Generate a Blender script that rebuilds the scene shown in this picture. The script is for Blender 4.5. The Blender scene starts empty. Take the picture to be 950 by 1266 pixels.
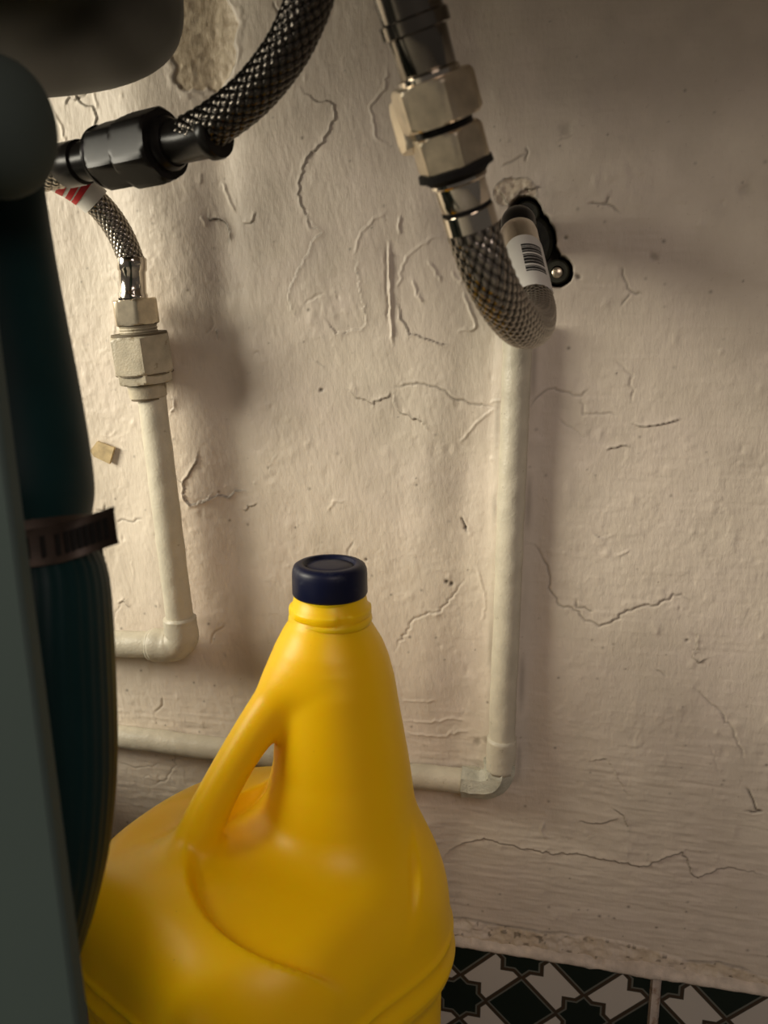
import bpy, bmesh, math, random
import numpy as np
from mathutils import Vector, Matrix

# ------------------------------------------------------------------ camera, world, lights
F_PX = 1100.0
PITCH, YAW = math.radians(13.5), math.radians(13.0)
CAM = np.array([0.0, -0.472, 0.46])
sc = bpy.context.scene
cam_d = bpy.data.cameras.new('camera')
cam = bpy.data.objects.new('camera', cam_d)
sc.collection.objects.link(cam)
cam.location = CAM
cam.rotation_euler = (math.pi / 2 - PITCH, 0, YAW)
cam_d.sensor_fit = 'HORIZONTAL'
cam_d.sensor_width = 36.0
cam_d.lens = 36.0 * F_PX / 950.0
cam_d.clip_start = 0.01
cam_d.dof.use_dof = True
cam_d.dof.focus_distance = 0.47
cam_d.dof.aperture_fstop = 20.0
sc.camera = cam

world = bpy.data.worlds.new('world')
sc.world = world
world.use_nodes = True
bg = world.node_tree.nodes['Background']
bg.inputs[0].default_value = (0.60, 0.53, 0.46, 1)
bg.inputs[1].default_value = 0.12


def light(name, kind, loc, target, energy, color, size):
    d = bpy.data.lights.new(name, kind)
    o = bpy.data.objects.new(name, d)
    sc.collection.objects.link(o)
    o.location = loc
    o.rotation_euler = (Vector(target) - Vector(loc)).to_track_quat('-Z', 'Y').to_euler()
    d.energy = energy
    d.color = color
    if kind == 'AREA':
        d.shape = 'DISK'
        d.size = size
    else:
        d.shadow_soft_size = size
    return o


light('lamp', 'POINT', (-1.30, -0.62, 0.80), (0, 0, 0.4), 128.0, (1.0, 0.93, 0.76), 0.34)
light('fill_light', 'AREA', (0.42, -1.10, 0.98), (0, 0, 0.2), 4.0, (1.0, 0.84, 0.76), 0.55)  # added fill, brightens the jug and the right of the wall
sc.view_settings.view_transform = 'Standard'
sc.view_settings.look = 'None'
sc.view_settings.gamma = 1
sc.view_settings.use_curve_mapping = False
sc.view_settings.exposure = 0.0

# ------------------------------------------------------------------ pixel -> point
CP, SP, CY, SY = math.cos(PITCH), math.sin(PITCH), math.cos(YAW), math.sin(YAW)


def ray(px, py):
    u, v = (px - 475) / F_PX, (py - 633) / F_PX
    fw, dn = CP - v * SP, SP + v * CP
    return np.array([u * CY - fw * SY, fw * CY + u * SY, -dn])


def at(px, py, d):                       # point at depth d along the view axis
    return Vector(CAM + d * ray(px, py))


def aty(px, py, y=0.0):                  # point on the plane y = const
    r = ray(px, py)
    return Vector(CAM + (y - CAM[1]) / r[1] * r)


# ------------------------------------------------------------------ helpers
C = sc.collection


def link(name, me, mats=None, parent=None, smooth=None):
    o = bpy.data.objects.new(name, me)
    C.objects.link(o)
    if mats:
        for m in (mats if isinstance(mats, (list, tuple)) else [mats]):
            me.materials.append(m)
    if smooth is not None:
        me.polygons.foreach_set('use_smooth', [True] * len(me.polygons))
        if smooth < 180:
            me.set_sharp_from_angle(angle=math.radians(smooth))
    if parent:
        o.parent = parent
    return o


def mesh(name, V, Fc):
    me = bpy.data.meshes.new(name)
    me.from_pydata([tuple(v) for v in V], [], [tuple(f) for f in Fc])
    me.update()
    return me


def quads_mesh(name, V, Q):              # fast numpy quads
    me = bpy.data.meshes.new(name)
    me.vertices.add(len(V))
    me.vertices.foreach_set('co', np.asarray(V, np.float32).ravel())
    n = len(Q)
    me.loops.add(n * 4)
    me.loops.foreach_set('vertex_index', np.asarray(Q, np.int32).ravel())
    me.polygons.add(n)
    me.polygons.foreach_set('loop_start', np.arange(n, dtype=np.int32) * 4)
    me.polygons.foreach_set('loop_total', np.full(n, 4, np.int32))
    me.update(calc_edges=True)
    return me


def empty(name, loc, label, cat, group=None):
    o = bpy.data.objects.new(name, None)
    C.objects.link(o)
    o.location = loc
    o.empty_display_size = 0.02
    o['label'] = label
    o['category'] = cat
    if group:
        o['group'] = group
    bpy.context.view_layer.update()
    return o


def adopt(o, root, label=None):          # parent while keeping world coordinates
    o.parent = root
    w = Vector(root.location)
    p = root.parent
    while p:
        w += Vector(p.location)
        p = p.parent
    o.matrix_parent_inverse = Matrix.Translation(-w)
    if label:
        o['label'] = label
    return o


def catmull(pts, n=12):
    P = [np.array(p, float) for p in pts]
    P = [2 * P[0] - P[1]] + P + [2 * P[-1] - P[-2]]
    out = []
    for i in range(1, len(P) - 2):
        a, b, c, d = P[i - 1:i + 3]
        for k in range(n):
            t = k / n
            out.append(0.5 * ((2 * b) + (c - a) * t + (2 * a - 5 * b + 4 * c - d) * t * t + (3 * b - a - 3 * c + d) * t ** 3))
    out.append(P[-2])
    return np.array(out)


def resample(P, step):
    P = np.asarray(P, float)
    s = np.r_[0, np.cumsum(np.linalg.norm(np.diff(P, axis=0), axis=1))]
    n = max(2, int(s[-1] / step) + 1)
    t = np.linspace(0, s[-1], n)
    return np.stack([np.interp(t, s, P[:, k]) for k in range(P.shape[1])], 1), t


def frames(P, up=(0.123, 0.31, 1.0)):
    T = np.gradient(P, axis=0)
    T /= np.linalg.norm(T, axis=1)[:, None]
    N = np.zeros_like(P)
    v = np.array(up, float)
    for i in range(len(P)):
        v = v - T[i] * np.dot(v, T[i])
        v /= np.linalg.norm(v)
        N[i] = v
    return T, N, np.cross(T, N)


def tube(name, P, R, seg=24, mod=None, cap=True):
    """P: n x 3 path; R: scalar or n radii; mod(theta, s) adds to the radius."""
    P = np.asarray(P, float)
    n = len(P)
    R = np.broadcast_to(np.asarray(R, float), (n,))
    T, N, B = frames(P)
    s = np.r_[0, np.cumsum(np.linalg.norm(np.diff(P, axis=0), axis=1))]
    th = np.arange(seg) / seg * 2 * np.pi
    rad = R[:, None] + (mod(th[None, :], s[:, None]) if mod else 0)
    rad = np.broadcast_to(rad, (n, seg))
    V = P[:, None, :] + rad[..., None] * (np.cos(th)[None, :, None] * N[:, None, :] + np.sin(th)[None, :, None] * B[:, None, :])
    V = V.reshape(-1, 3)
    i, j = np.meshgrid(np.arange(n - 1), np.arange(seg), indexing='ij')
    a = i * seg + j
    b = i * seg + (j + 1) % seg
    Q = np.stack([a, b, b + seg, a + seg], -1).reshape(-1, 4)
    if not cap:
        return quads_mesh(name, V, Q)
    me = bpy.data.meshes.new(name)
    Fc = [tuple(q) for q in Q] + [tuple(range(seg))[::-1], tuple(range((n - 1) * seg, n * seg))]
    me.from_pydata([tuple(v) for v in V], [], Fc)
    me.update()
    return me


def hexr(th, R, rot=0.0):                # hexagon radius with across-flats = 2R
    a = (th - rot + np.pi / 6) % (np.pi / 3) - np.pi / 6
    return R / np.cos(a)


def axis_part(name, A, B, prof, seg=48, hexes=(), rot=0.2, up=(0.123, 0.31, 1.0)):
    """lathe along A->B. prof: list of (t, r); a ring whose index is in hexes is hexagonal (r = half
    across flats), clipped by the chamfer circle given as third entry"""
    A, B = np.array(A, float), np.array(B, float)
    d = B - A
    L = np.linalg.norm(d)
    T = d / L
    u = np.array(up, float)
    u -= T * np.dot(u, T)
    u /= np.linalg.norm(u)
    w = np.cross(T, u)
    th = np.arange(seg) / seg * 2 * np.pi
    V, Fc = [], []
    for pr in prof:
        t, r = pr[0], pr[1]
        rr = np.full(seg, r)
        if len(pr) > 2:
            rr = np.minimum(hexr(th, r, rot), pr[2])
        ring = A + T * (t * L) + rr[:, None] * (np.cos(th)[:, None] * u + np.sin(th)[:, None] * w)
        V += list(ring)
    n = len(prof)
    for i in range(n - 1):
        for j in range(seg):
            a, b = i * seg + j, i * seg + (j + 1) % seg
            Fc.append((a, b, b + seg, a + seg))
    Fc.append(tuple(range(seg))[::-1])
    Fc.append(tuple(range((n - 1) * seg, n * seg)))
    return mesh(name, V, Fc)


def hex_prof(R, ch=0.12):                # hexagonal nut with rounded-off corners at both ends
    c0, c1 = R * 1.02, R * 1.165
    return [(0, R * 0.97), (0.001, R, c0), (ch * 0.4, R, R * 1.09), (ch, R, c1), (1 - ch, R, c1), (1 - ch * 0.4, R, R * 1.09), (0.999, R, c0), (1, R * 0.97)]


rng = np.random.default_rng(7)


def vnoise(x, y, fx, fy, seed):
    r = np.random.default_rng(seed)
    G = r.random((256, 256)) * 2 - 1
    X, Y = x * fx, y * fy
    xi, yi = np.floor(X).astype(int), np.floor(Y).astype(int)
    a, b = X - xi, Y - yi
    a, b = a * a * (3 - 2 * a), b * b * (3 - 2 * b)
    g = lambda i, j: G[i % 256, j % 256]
    return (g(xi, yi) * (1 - a) + g(xi + 1, yi) * a) * (1 - b) + (g(xi, yi + 1) * (1 - a) + g(xi + 1, yi + 1) * a) * b


def fbm(x, y, fx, fy, seed, oct=4):
    s, a = 0, 1.0
    for k in range(oct):
        s = s + a * vnoise(x, y, fx * 2 ** k, fy * 2 ** k, seed + 13 * k)
        a *= 0.5
    return s


def smooth(a, b, x):
    t = np.clip((x - a) / (b - a), 0, 1)
    return t * t * (3 - 2 * t)


# ------------------------------------------------------------------ materials
class NT:
    def __init__(self, name):
        self.m = bpy.data.materials.new(name)
        self.m.use_nodes = True
        self.t = self.m.node_tree
        self.b = self.t.nodes['Principled BSDF']

    def n(self, typ, **kw):
        o = self.t.nodes.new(typ)
        for k, v in kw.items():
            setattr(o, k, v)
        return o

    def l(self, a, b):
        self.t.links.new(a, b)

    def math(self, op, a, b=None, c=None):
        o = self.n('ShaderNodeMath', operation=op)
        for i, v in enumerate((a, b, c)):
            if v is None:
                continue
            if isinstance(v, (int, float)):
                o.inputs[i].default_value = v
            else:
                self.l(v, o.inputs[i])
        return o.outputs[0]

    def mix(self, fac, a, b):
        o = self.n('ShaderNodeMix', data_type='RGBA')
        for idx, v in ((0, fac), (6, a), (7, b)):
            if isinstance(v, (int, float)):
                o.inputs[idx].default_value = v
            elif isinstance(v, tuple):
                o.inputs[idx].default_value = (*v, 1)
            else:
                self.l(v, o.inputs[idx])
        return o.outputs[2]

    def noise(self, scale, detail=4, rough=0.55, vec=None):
        o = self.n('ShaderNodeTexNoise')
        o.inputs['Scale'].default_value = scale
        o.inputs['Detail'].default_value = detail
        o.inputs['Roughness'].default_value = rough
        if vec is None:
            if not hasattr(self, 'tc'):
                self.tc = self.n('ShaderNodeTexCoord')
            vec = self.tc.outputs['Object']
        self.l(vec, o.inputs['Vector'])
        return o.outputs[0]

    def ramp(self, fac, a, b):
        o = self.n('ShaderNodeMapRange')
        self.l(fac, o.inputs[0])
        o.inputs[1].default_value = a
        o.inputs[2].default_value = b
        return o.outputs[0]

    def bump(self, h, strength, dist):
        o = self.n('ShaderNodeBump')
        o.inputs['Strength'].default_value = strength
        o.inputs['Distance'].default_value = dist
        self.l(h, o.inputs['Height'])
        self.l(o.outputs[0], self.b.inputs['Normal'])


def simple(name, col, rough=0.5, metal=0.0, var=0.12, scale=60, bump=0.0, spec=0.5, dirt=None, coat=0.0):
    k = NT(name)
    n = k.noise(scale)
    dark = tuple(c * (1 - var * 2) for c in col)
    lite = tuple(min(1, c * (1 + var)) for c in col)
    c = k.mix(k.ramp(n, 0.3, 0.7), dark, lite)
    if dirt:
        n2 = k.noise(dirt[1], 6, 0.7)
        c = k.mix(k.ramp(n2, dirt[2], dirt[2] + 0.08), c, dirt[0])
    k.l(c, k.b.inputs['Base Color'])
    k.b.inputs['Roughness'].default_value = rough
    k.b.inputs['Metallic'].default_value = metal
    k.b.inputs['Specular IOR Level'].default_value = spec
    k.b.inputs['Coat Weight'].default_value = coat
    if bump:
        k.bump(k.noise(scale * 8, 6), bump, 0.0008)
    return k.m


def wall_material():
    k = NT('flaking_wall_paint')
    n1 = k.noise(9, 3)
    n2 = k.noise(45, 6, 0.65)
    c = k.mix(k.ramp(n1, 0.35, 0.65), (0.66, 0.585, 0.48), (0.65, 0.56, 0.48))
    c = k.mix(k.ramp(n2, 0.3, 0.75), c, (0.59, 0.515, 0.42))
    c = k.mix(k.ramp(k.noise(330, 6, 0.75), 0.62, 0.80), c, (0.40, 0.33, 0.25))
    at_ = k.n('ShaderNodeAttribute', attribute_name='bare')
    c = k.mix(at_.outputs['Fac'], c, k.mix(k.ramp(k.noise(220, 5), 0.35, 0.65), (0.44, 0.35, 0.24), (0.60, 0.50, 0.36)))
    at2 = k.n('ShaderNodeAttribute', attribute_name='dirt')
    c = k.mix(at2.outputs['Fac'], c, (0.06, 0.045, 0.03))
    k.l(c, k.b.inputs['Base Color'])
    k.b.inputs['Roughness'].default_value = 0.48
    k.b.inputs['Specular IOR Level'].default_value = 0.4
    mp = k.n('ShaderNodeMapping')
    k.l(k.tc.outputs['Object'], mp.inputs[0])
    mp.inputs['Scale'].default_value = (1.0, 1.0, 0.35)
    a = k.noise(520, 6, 0.65, mp.outputs[0])
    k.bump(a, 0.5, 0.0006)
    return k.m


def tile_material():
    k = NT('patterned_glazed_tile')
    tc = k.n('ShaderNodeTexCoord')
    sp = k.n('ShaderNodeSeparateXYZ')
    k.l(tc.outputs['Object'], sp.inputs[0])
    a = 0.0374
    M = k.math

    def fold(o):
        u = M('DIVIDE', o, a)
        u = M('SUBTRACT', M('MODULO', M('ADD', u, 41.0), 2.0), 1.0)
        return M('ABSOLUTE', u)
    X, Y = fold(sp.outputs[0]), fold(sp.outputs[2])
    X1, Y1 = M('SUBTRACT', 1.0, X), M('SUBTRACT', 1.0, Y)
    # |distance| to the four centres: (X,Y) and (X1,Y1) are stars, (X1,Y), (X,Y1) diamonds
    dia = M('SUBTRACT', M('MINIMUM', M('ADD', X1, Y), M('ADD', X, Y1)), 0.57)
    dia = M('MULTIPLY', dia, 0.707)

    def star(p, q):
        A = M('SUBTRACT', M('MAXIMUM', p, q), 0.305)
        B = M('MULTIPLY', M('SUBTRACT', M('ADD', p, q), 0.43), 0.707)
        return M('MINIMUM', A, B)
    st = M('MINIMUM', star(X, Y), star(X1, Y1))
    d = M('MINIMUM', dia, st)
    inside = M('LESS_THAN', d, -0.035)
    line = M('LESS_THAN', M('ABSOLUTE', d), 0.045)
    core = M('LESS_THAN', M('ABSOLUTE', M('ADD', d, -0.01)), 0.026)
    c = k.mix(inside, (0.50, 0.47, 0.42), (0.006, 0.012, 0.008))
    c = k.mix(line, c, (0.12, 0.125, 0.105))
    c = k.mix(core, c, (0.045, 0.03, 0.018))
    k.l(c, k.b.inputs['Base Color'])
    k.b.inputs['Roughness'].default_value = 0.32
    k.b.inputs['Specular IOR Level'].default_value = 0.25
    return k.m


M_wall = wall_material()
M_tile = tile_material()
M_cement = simple('old_cement', (0.50, 0.42, 0.34), 0.8, var=0.2, scale=140, bump=0.6, dirt=((0.16, 0.11, 0.08), 90, 0.62))
M_bead = simple('pale_filler', (0.64, 0.56, 0.47), 0.75, var=0.12, scale=140, bump=0.5)
M_grout = simple('stained_grout', (0.50, 0.43, 0.37), 0.8, var=0.12, scale=90, bump=0.4, dirt=((0.26, 0.17, 0.12), 60, 0.52))
M_floor = simple('grey_floor', (0.20, 0.19, 0.17), 0.5, var=0.15, scale=15)
M_paintpipe = simple('painted_pipe', (0.55, 0.505, 0.40), 0.42, var=0.07, scale=70, bump=0.35, dirt=((0.26, 0.22, 0.15), 150, 0.645))
M_paintnut = simple('painted_nut', (0.46, 0.405, 0.30), 0.42, var=0.12, scale=120, bump=0.3, dirt=((0.22, 0.17, 0.10), 110, 0.575))
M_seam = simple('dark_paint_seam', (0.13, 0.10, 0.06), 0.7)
M_greenpipe = simple('verdigris_pipe', (0.50, 0.49, 0.40), 0.5, var=0.2, scale=90, bump=0.6, dirt=((0.22, 0.21, 0.16), 140, 0.62))
M_nickel = simple('brushed_nickel', (0.50, 0.45, 0.37), 0.28, 0.9, var=0.08, scale=200)
M_nickel_dull = simple('dull_nickel_nut', (0.74, 0.64, 0.49), 0.33, 1.0, var=0.12, scale=160)
M_chrome = simple('polished_crimp_steel', (0.66, 0.60, 0.52), 0.13, 1.0, var=0.05, scale=100)
M_steel_dark = simple('dark_polished_steel', (0.20, 0.18, 0.155), 0.16, 1.0, var=0.05, scale=100)
M_black = simple('black_rubber', (0.010, 0.009, 0.008), 0.75, spec=0.12)
M_blackmetal = simple('dark_brass', (0.009, 0.008, 0.007), 0.28, 0.0, spec=0.14, var=0.2, scale=150)
M_blackhole = simple('dirty_hole_brass', (0.03, 0.03, 0.018), 0.6, 0.3, var=0.4, scale=120)
M_teal = simple('teal_drain_hose', (0.0016, 0.017, 0.018), 0.5, var=0.15, scale=20, spec=0.15)
M_panel = simple('grey_green_laminate', (0.052, 0.074, 0.068), 0.7, var=0.03, scale=8, spec=0.2)
M_fitting = simple('grey_plastic', (0.045, 0.058, 0.052), 0.75, var=0.05, scale=12, spec=0.15)
M_clamp = simple('tarnished_clamp_steel', (0.05, 0.034, 0.025), 0.5, 0.6, var=0.2, scale=150)
M_sink = simple('dark_steel_basin', (0.014, 0.0155, 0.012), 0.45, 0.0, spec=0.12, var=0.35, scale=9)
M_white = simple('white_label_paper', (0.62, 0.60, 0.55), 0.6, var=0.03)
M_red = simple('red_print', (0.42, 0.01, 0.012), 0.5, var=0.05)
M_ink = simple('black_print', (0.02, 0.02, 0.02), 0.5)
M_chip = simple('bare_tan_chip', (0.50, 0.38, 0.20), 0.6, var=0.15, scale=200)


def braid_material(name, col, dark, rough):
    k = NT(name)
    at_ = k.n('ShaderNodeAttribute', attribute_name='weave')
    c = k.mix(at_.outputs['Fac'], dark, col)
    k.l(c, k.b.inputs['Base Color'])
    k.b.inputs['Metallic'].default_value = 0.9
    k.b.inputs['Roughness'].default_value = rough
    return k.m


M_braid = braid_material('steel_braid', (0.52, 0.47, 0.40), (0.05, 0.042, 0.035), 0.26)
M_braid_mid = braid_material('worn_steel_braid', (0.40, 0.36, 0.31), (0.03, 0.026, 0.022), 0.24)
M_braid_dark = braid_material('shaded_steel_braid', (0.10, 0.088, 0.075), (0.008, 0.007, 0.006), 0.26)  # darker copy of the braid, basin's shade put into the colour


def plastic_yellow():
    k = NT('yellow_jug_plastic')
    c = k.mix(k.ramp(k.noise(14, 3), 0.3, 0.7), (0.88, 0.52, 0.001), (0.91, 0.55, 0.0012))
    c = k.mix(k.ramp(k.noise(260, 5, 0.7), 0.70, 0.78), c, (0.55, 0.30, 0.01))
    k.l(c, k.b.inputs['Base Color'])
    k.b.inputs['Roughness'].default_value = 0.40
    k.b.inputs['Specular IOR Level'].default_value = 0.28
    k.b.inputs['Subsurface Weight'].default_value = 0.5
    k.b.inputs['Subsurface Radius'].default_value = (1.0, 0.6, 0.05)
    k.b.inputs['Subsurface Scale'].default_value = 0.012
    k.bump(k.noise(60, 3), 0.08, 0.001)
    return k.m


def plastic_cap():
    k = NT('navy_cap_plastic')
    c = k.mix(k.ramp(k.noise(90, 6, 0.7), 0.56, 0.72), (0.003, 0.005, 0.024), (0.028, 0.032, 0.05))
    k.l(c, k.b.inputs['Base Color'])
    k.b.inputs['Roughness'].default_value = 0.42
    k.b.inputs['Specular IOR Level'].default_value = 0.25
    return k.m


M_yellow = plastic_yellow()
M_cap = plastic_cap()

# ------------------------------------------------------------------ the wall
W2 = lambda px, py: (lambda p: (p.x, p.z))(aty(px, py))


def axis_grid(a, b, step, lo, hi):
    fine = np.arange(a, b + step, step)
    left = np.array([lo, lo * 0.6 + a * 0.4, a - 0.03, a - 0.008])
    right = np.array([b + 0.008, b + 0.03, b * 0.4 + hi * 0.6, hi])
    return np.r_[left, fine, right]


xs = axis_grid(-0.345, 0.125, 0.00068, -1.2, 0.9)
zs = np.r_[-0.0, 0.03, 0.05, 0.06, np.arange(0.066, 0.622, 0.00068), 0.63, 0.66, 0.8, 1.3]
X, Z = np.meshgrid(xs, zs, indexing='ij')
Hh = np.zeros_like(X)
dirt = np.zeros_like(X)
bare = np.zeros_like(X)

# slow undulation and brush marks
Hh += 0.0016 * fbm(X, Z, 9, 6, 3, 3)
Hh += 0.00022 * fbm(X, Z, 60, 38, 5, 3)
leftw = 1 - smooth(-0.09, 0.0, X)
Hh += 0.00006 * leftw * fbm(X + 0.3 * Z, Z, 520, 70, 8, 3)
Hh += 0.00007 * (1 - leftw) * fbm(X, Z, 50, 520, 9, 2)
low = 1 - smooth(0.18, 0.26, Z)
Hh += 0.00022 * low * fbm(X, Z, 60, 420, 19, 2)
grain = 0.5 + 0.5 * smooth(-0.4, 0.6, fbm(X, Z, 22, 22, 91, 3))
Hh += 0.00008 * grain * fbm(X, Z, 330, 330, 92, 3)
Hh += 0.00016 * smooth(0.25, 0.7, fbm(X, Z, 120, 150, 93, 3)) * grain
# plaster built up in vertical swells between the pipes
Hh += 0.0035 * np.exp(-((X + 0.243) / 0.02) ** 2) * smooth(0.22, 0.3, Z)
Hh -= 0.0030 * np.exp(-((X + 0.200) / 0.012) ** 2) * smooth(0.2, 0.34, Z)
Hh -= 0.0012 * np.exp(-((X + 0.062) / 0.010) ** 2)
Hh += 0.0010 * np.exp(-((X + 0.085) / 0.012) ** 2)
# blisters
for k in range(150):
    cx, cz = rng.uniform(-0.34, 0.12), rng.uniform(0.09, 0.61)
    r = rng.uniform(0.0008, 0.0028)
    i0, i1 = np.searchsorted(xs, [cx - 3 * r, cx + 3 * r])
    j0, j1 = np.searchsorted(zs, [cz - 3 * r, cz + 3 * r])
    d2 = ((X[i0:i1, j0:j1] - cx) ** 2 + ((Z[i0:i1, j0:j1] - cz) * rng.uniform(0.5, 1)) ** 2) / r ** 2
    Hh[i0:i1, j0:j1] += rng.choice([1, 1, -1]) * 0.0004 * np.exp(-d2)
# specks
for k in range(330):
    cx, cz = rng.uniform(-0.34, 0.12), 0.09 + 0.5 * rng.random() ** 1.3
    r = rng.uniform(0.0004, 0.0009)
    i0, i1 = np.searchsorted(xs, [cx - 3 * r, cx + 3 * r])
    j0, j1 = np.searchsorted(zs, [cz - 3 * r, cz + 3 * r])
    d2 = ((X[i0:i1, j0:j1] - cx) ** 2 + (Z[i0:i1, j0:j1] - cz) ** 2) / r ** 2
    dirt[i0:i1, j0:j1] = np.maximum(dirt[i0:i1, j0:j1], rng.uniform(0.25, 0.8) * np.exp(-d2))


def feature(pts, kind, amp=1.0, jag=0.0005, side=1, dark=0.5):
    P = np.array([W2(*p) for p in pts])
    P, _ = resample(P, 0.0022)
    P[1:-1] += rng.normal(0, jag, P[1:-1].shape)
    m = 0.009
    i0, i1 = np.searchsorted(xs, [P[:, 0].min() - m, P[:, 0].max() + m])
    j0, j1 = np.searchsorted(zs, [P[:, 1].min() - m, P[:, 1].max() + m])
    if i1 <= i0 or j1 <= j0:
        return
    x, z = X[i0:i1, j0:j1], Z[i0:i1, j0:j1]
    best = np.full(x.shape, 1e9)
    sg = np.ones_like(x)
    tt = np.zeros_like(x)
    n = len(P) - 1
    for k in range(n):
        a, b = P[k], P[k + 1]
        e = b - a
        t = np.clip(((x - a[0]) * e[0] + (z - a[1]) * e[1]) / (e @ e), 0, 1)
        dx, dz = x - a[0] - t * e[0], z - a[1] - t * e[1]
        d = np.hypot(dx, dz)
        better = d < best
        best = np.where(better, d, best)
        sg = np.where(better, np.sign(e[0] * dz - e[1] * dx), sg)
        tt = np.where(better, (k + t) / n, tt)
    fade = np.minimum(1, np.minimum(tt, 1 - tt) * 6 + 0.15)
    s = best * sg * side
    if kind == 'crack':
        h = -0.0012 * np.exp(-(best / 0.0005) ** 2) + 0.0003 * np.exp(-(s - 0.0012) ** 2 / 0.001 ** 2)
    elif kind == 'flake':                # lifted lip on one side, a sharp drop on the other
        h = np.where(s > 0, 0.0012 * np.exp(-s / 0.0012), -0.0004 * np.exp(s / 0.0015))
    else:                                # ridge
        h = 0.0010 * np.exp(-(best / 0.00062) ** 2)
    Hh[i0:i1, j0:j1] += 0.60 * amp * fade * h
    if kind != 'ridge':
        dd = dark * fade * np.exp(-(best / 0.00055) ** 2)
        dirt[i0:i1, j0:j1] = np.maximum(dirt[i0:i1, j0:j1], dd)


feature([(370, 105), (375, 115), (393, 124), (410, 126), (416, 140), (408, 158), (395, 180), (383, 190), (376, 205), (371, 225), (370, 248), (378, 262), (385, 280), (397, 288)], 'flake', 1.0, side=-1)
feature([(256, 262), (257, 272), (268, 270), (278, 276), (283, 290), (282, 301)], 'flake', 2.0, 0.0002, side=1, dark=0.95)
feature([(272, 225), (280, 240), (290, 262)], 'ridge', 1.5)
feature([(300, 276), (312, 275), (316, 262)], 'flake', 1.3, 0.0002, side=1)
feature([(248, 268), (254, 280)], 'ridge', 1.2)
feature([(338, 0), (341, 14), (345, 22)], 'crack')
feature([(478, 80), (477, 110), (462, 125), (458, 132), (462, 150), (465, 170), (480, 182)], 'ridge', 1.0)
feature([(370, 248), (384, 275), (398, 288), (385, 300), (380, 318), (367, 335), (357, 360), (357, 375), (365, 388), (372, 395)], 'flake', 0.9, side=1, dark=0.4)
feature([(400, 390), (408, 402), (417, 412), (435, 408), (453, 402), (452, 390), (447, 370), (444, 345), (440, 325), (438, 315)], 'flake', 0.8, side=-1, dark=0.25)
feature([(438, 315), (442, 300), (450, 285), (460, 275), (478, 262)], 'ridge', 0.8)
feature([(482, 298), (483, 350), (485, 400), (487, 428)], 'ridge', 2.2, 0.0002)
feature([(478, 300), (478, 350), (480, 400)], 'crack', 1.2, 0.0003, dark=0.3)
feature([(495, 266), (496, 290)], 'ridge', 1.6)
feature([(491, 375), (498, 395), (506, 413), (525, 418), (540, 424), (557, 426)], 'flake', 1.0, side=-1)
feature([(548, 290), (525, 300), (505, 315), (495, 340), (493, 365)], 'ridge', 0.8)
feature([(530, 322), (540, 335), (545, 350)], 'ridge', 1.2)
feature([(510, 345), (515, 365), (522, 372), (520, 360)], 'ridge', 1.5)
feature([(575, 360), (580, 385), (590, 405), (565, 410)], 'ridge', 1.4)
feature([(560, 335), (570, 350), (575, 345)], 'ridge', 1.0)
feature([(485, 482), (487, 500), (494, 512), (508, 515), (520, 520), (530, 532)], 'flake', 1.2, side=1)
feature([(485, 482), (477, 492), (460, 498), (440, 492), (430, 480)], 'flake', 0.9, side=-1)
feature([(487, 478), (515, 474), (545, 480), (560, 492), (580, 500), (612, 503)], 'crack', 0.9)
feature([(612, 505), (590, 522), (568, 548)], 'ridge', 0.9, 0.0002)
feature([(93, 108), (95, 123), (105, 132), (117, 132), (120, 145), (118, 162)], 'flake', 1.2, side=-1, dark=0.6)
feature([(95, 123), (108, 113)], 'crack', 1.0)
feature([(80, 130), (84, 122), (95, 123)], 'flake', 1.0)
feature([(65, 138), (76, 160), (80, 178)], 'ridge', 1.2)
feature([(115, 112), (120, 135)], 'ridge', 1.0)
feature([(135, 102), (137, 112)], 'ridge', 1.2)
feature([(247, 558), (243, 575), (232, 590), (228, 605), (233, 618), (240, 624), (255, 618), (262, 608)], 'flake', 1.7, 0.0004, side=-1, dark=0.7)
feature([(240, 624), (255, 617), (270, 614), (282, 616), (290, 608), (303, 607)], 'flake', 1.5, 0.0004, side=-1, dark=0.6)
feature([(218, 590), (226, 592), (230, 600)], 'flake', 1.0)
feature([(300, 632), (318, 622)], 'flake', 1.0)
feature([(216, 490), (219, 500), (213, 510)], 'flake', 1.6, 0.0002)
feature([(266, 408), (268, 420)], 'flake', 1.4, 0.0002)
feature([(205, 470), (207, 485)], 'crack', 1.0)
feature([(120, 630), (130, 632), (132, 622)], 'crack', 0.7)
feature([(145, 645), (155, 640), (162, 645), (180, 640)], 'crack', 0.6)
feature([(148, 745), (155, 742), (162, 750)], 'flake', 1.2)
feature([(727, 252), (750, 252), (768, 264)], 'crack', 0.8)
feature([(750, 252), (753, 243)], 'crack', 0.8)
feature([(767, 330), (774, 345), (780, 362), (797, 364)], 'crack', 0.8)
feature([(780, 363), (768, 378)], 'crack', 0.6)
feature([(655, 503), (675, 481), (692, 481), (720, 491), (730, 478)], 'crack', 0.7, dark=0.35)
feature([(720, 491), (722, 513), (745, 511), (765, 513)], 'crack', 0.6, dark=0.25)
feature([(780, 523), (795, 526), (812, 526), (842, 518)], 'flake', 1.3, 0.0003, side=1, dark=0.5)
feature([(760, 445), (782, 462), (782, 500)], 'crack', 0.6, dark=0.2)
feature([(750, 556), (765, 551), (780, 553)], 'flake', 1.0)
feature([(690, 515), (700, 525), (730, 545)], 'crack', 0.5, dark=0.2)
feature([(650, 672), (663, 675), (672, 692), (682, 710), (680, 725), (690, 748), (710, 752), (725, 765), (740, 772), (755, 770), (770, 758), (790, 750), (812, 747), (830, 737), (845, 737), (860, 748)], 'crack', 0.9, dark=0.45)
feature([(713, 740), (714, 750), (735, 755)], 'crack', 0.8)
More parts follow.
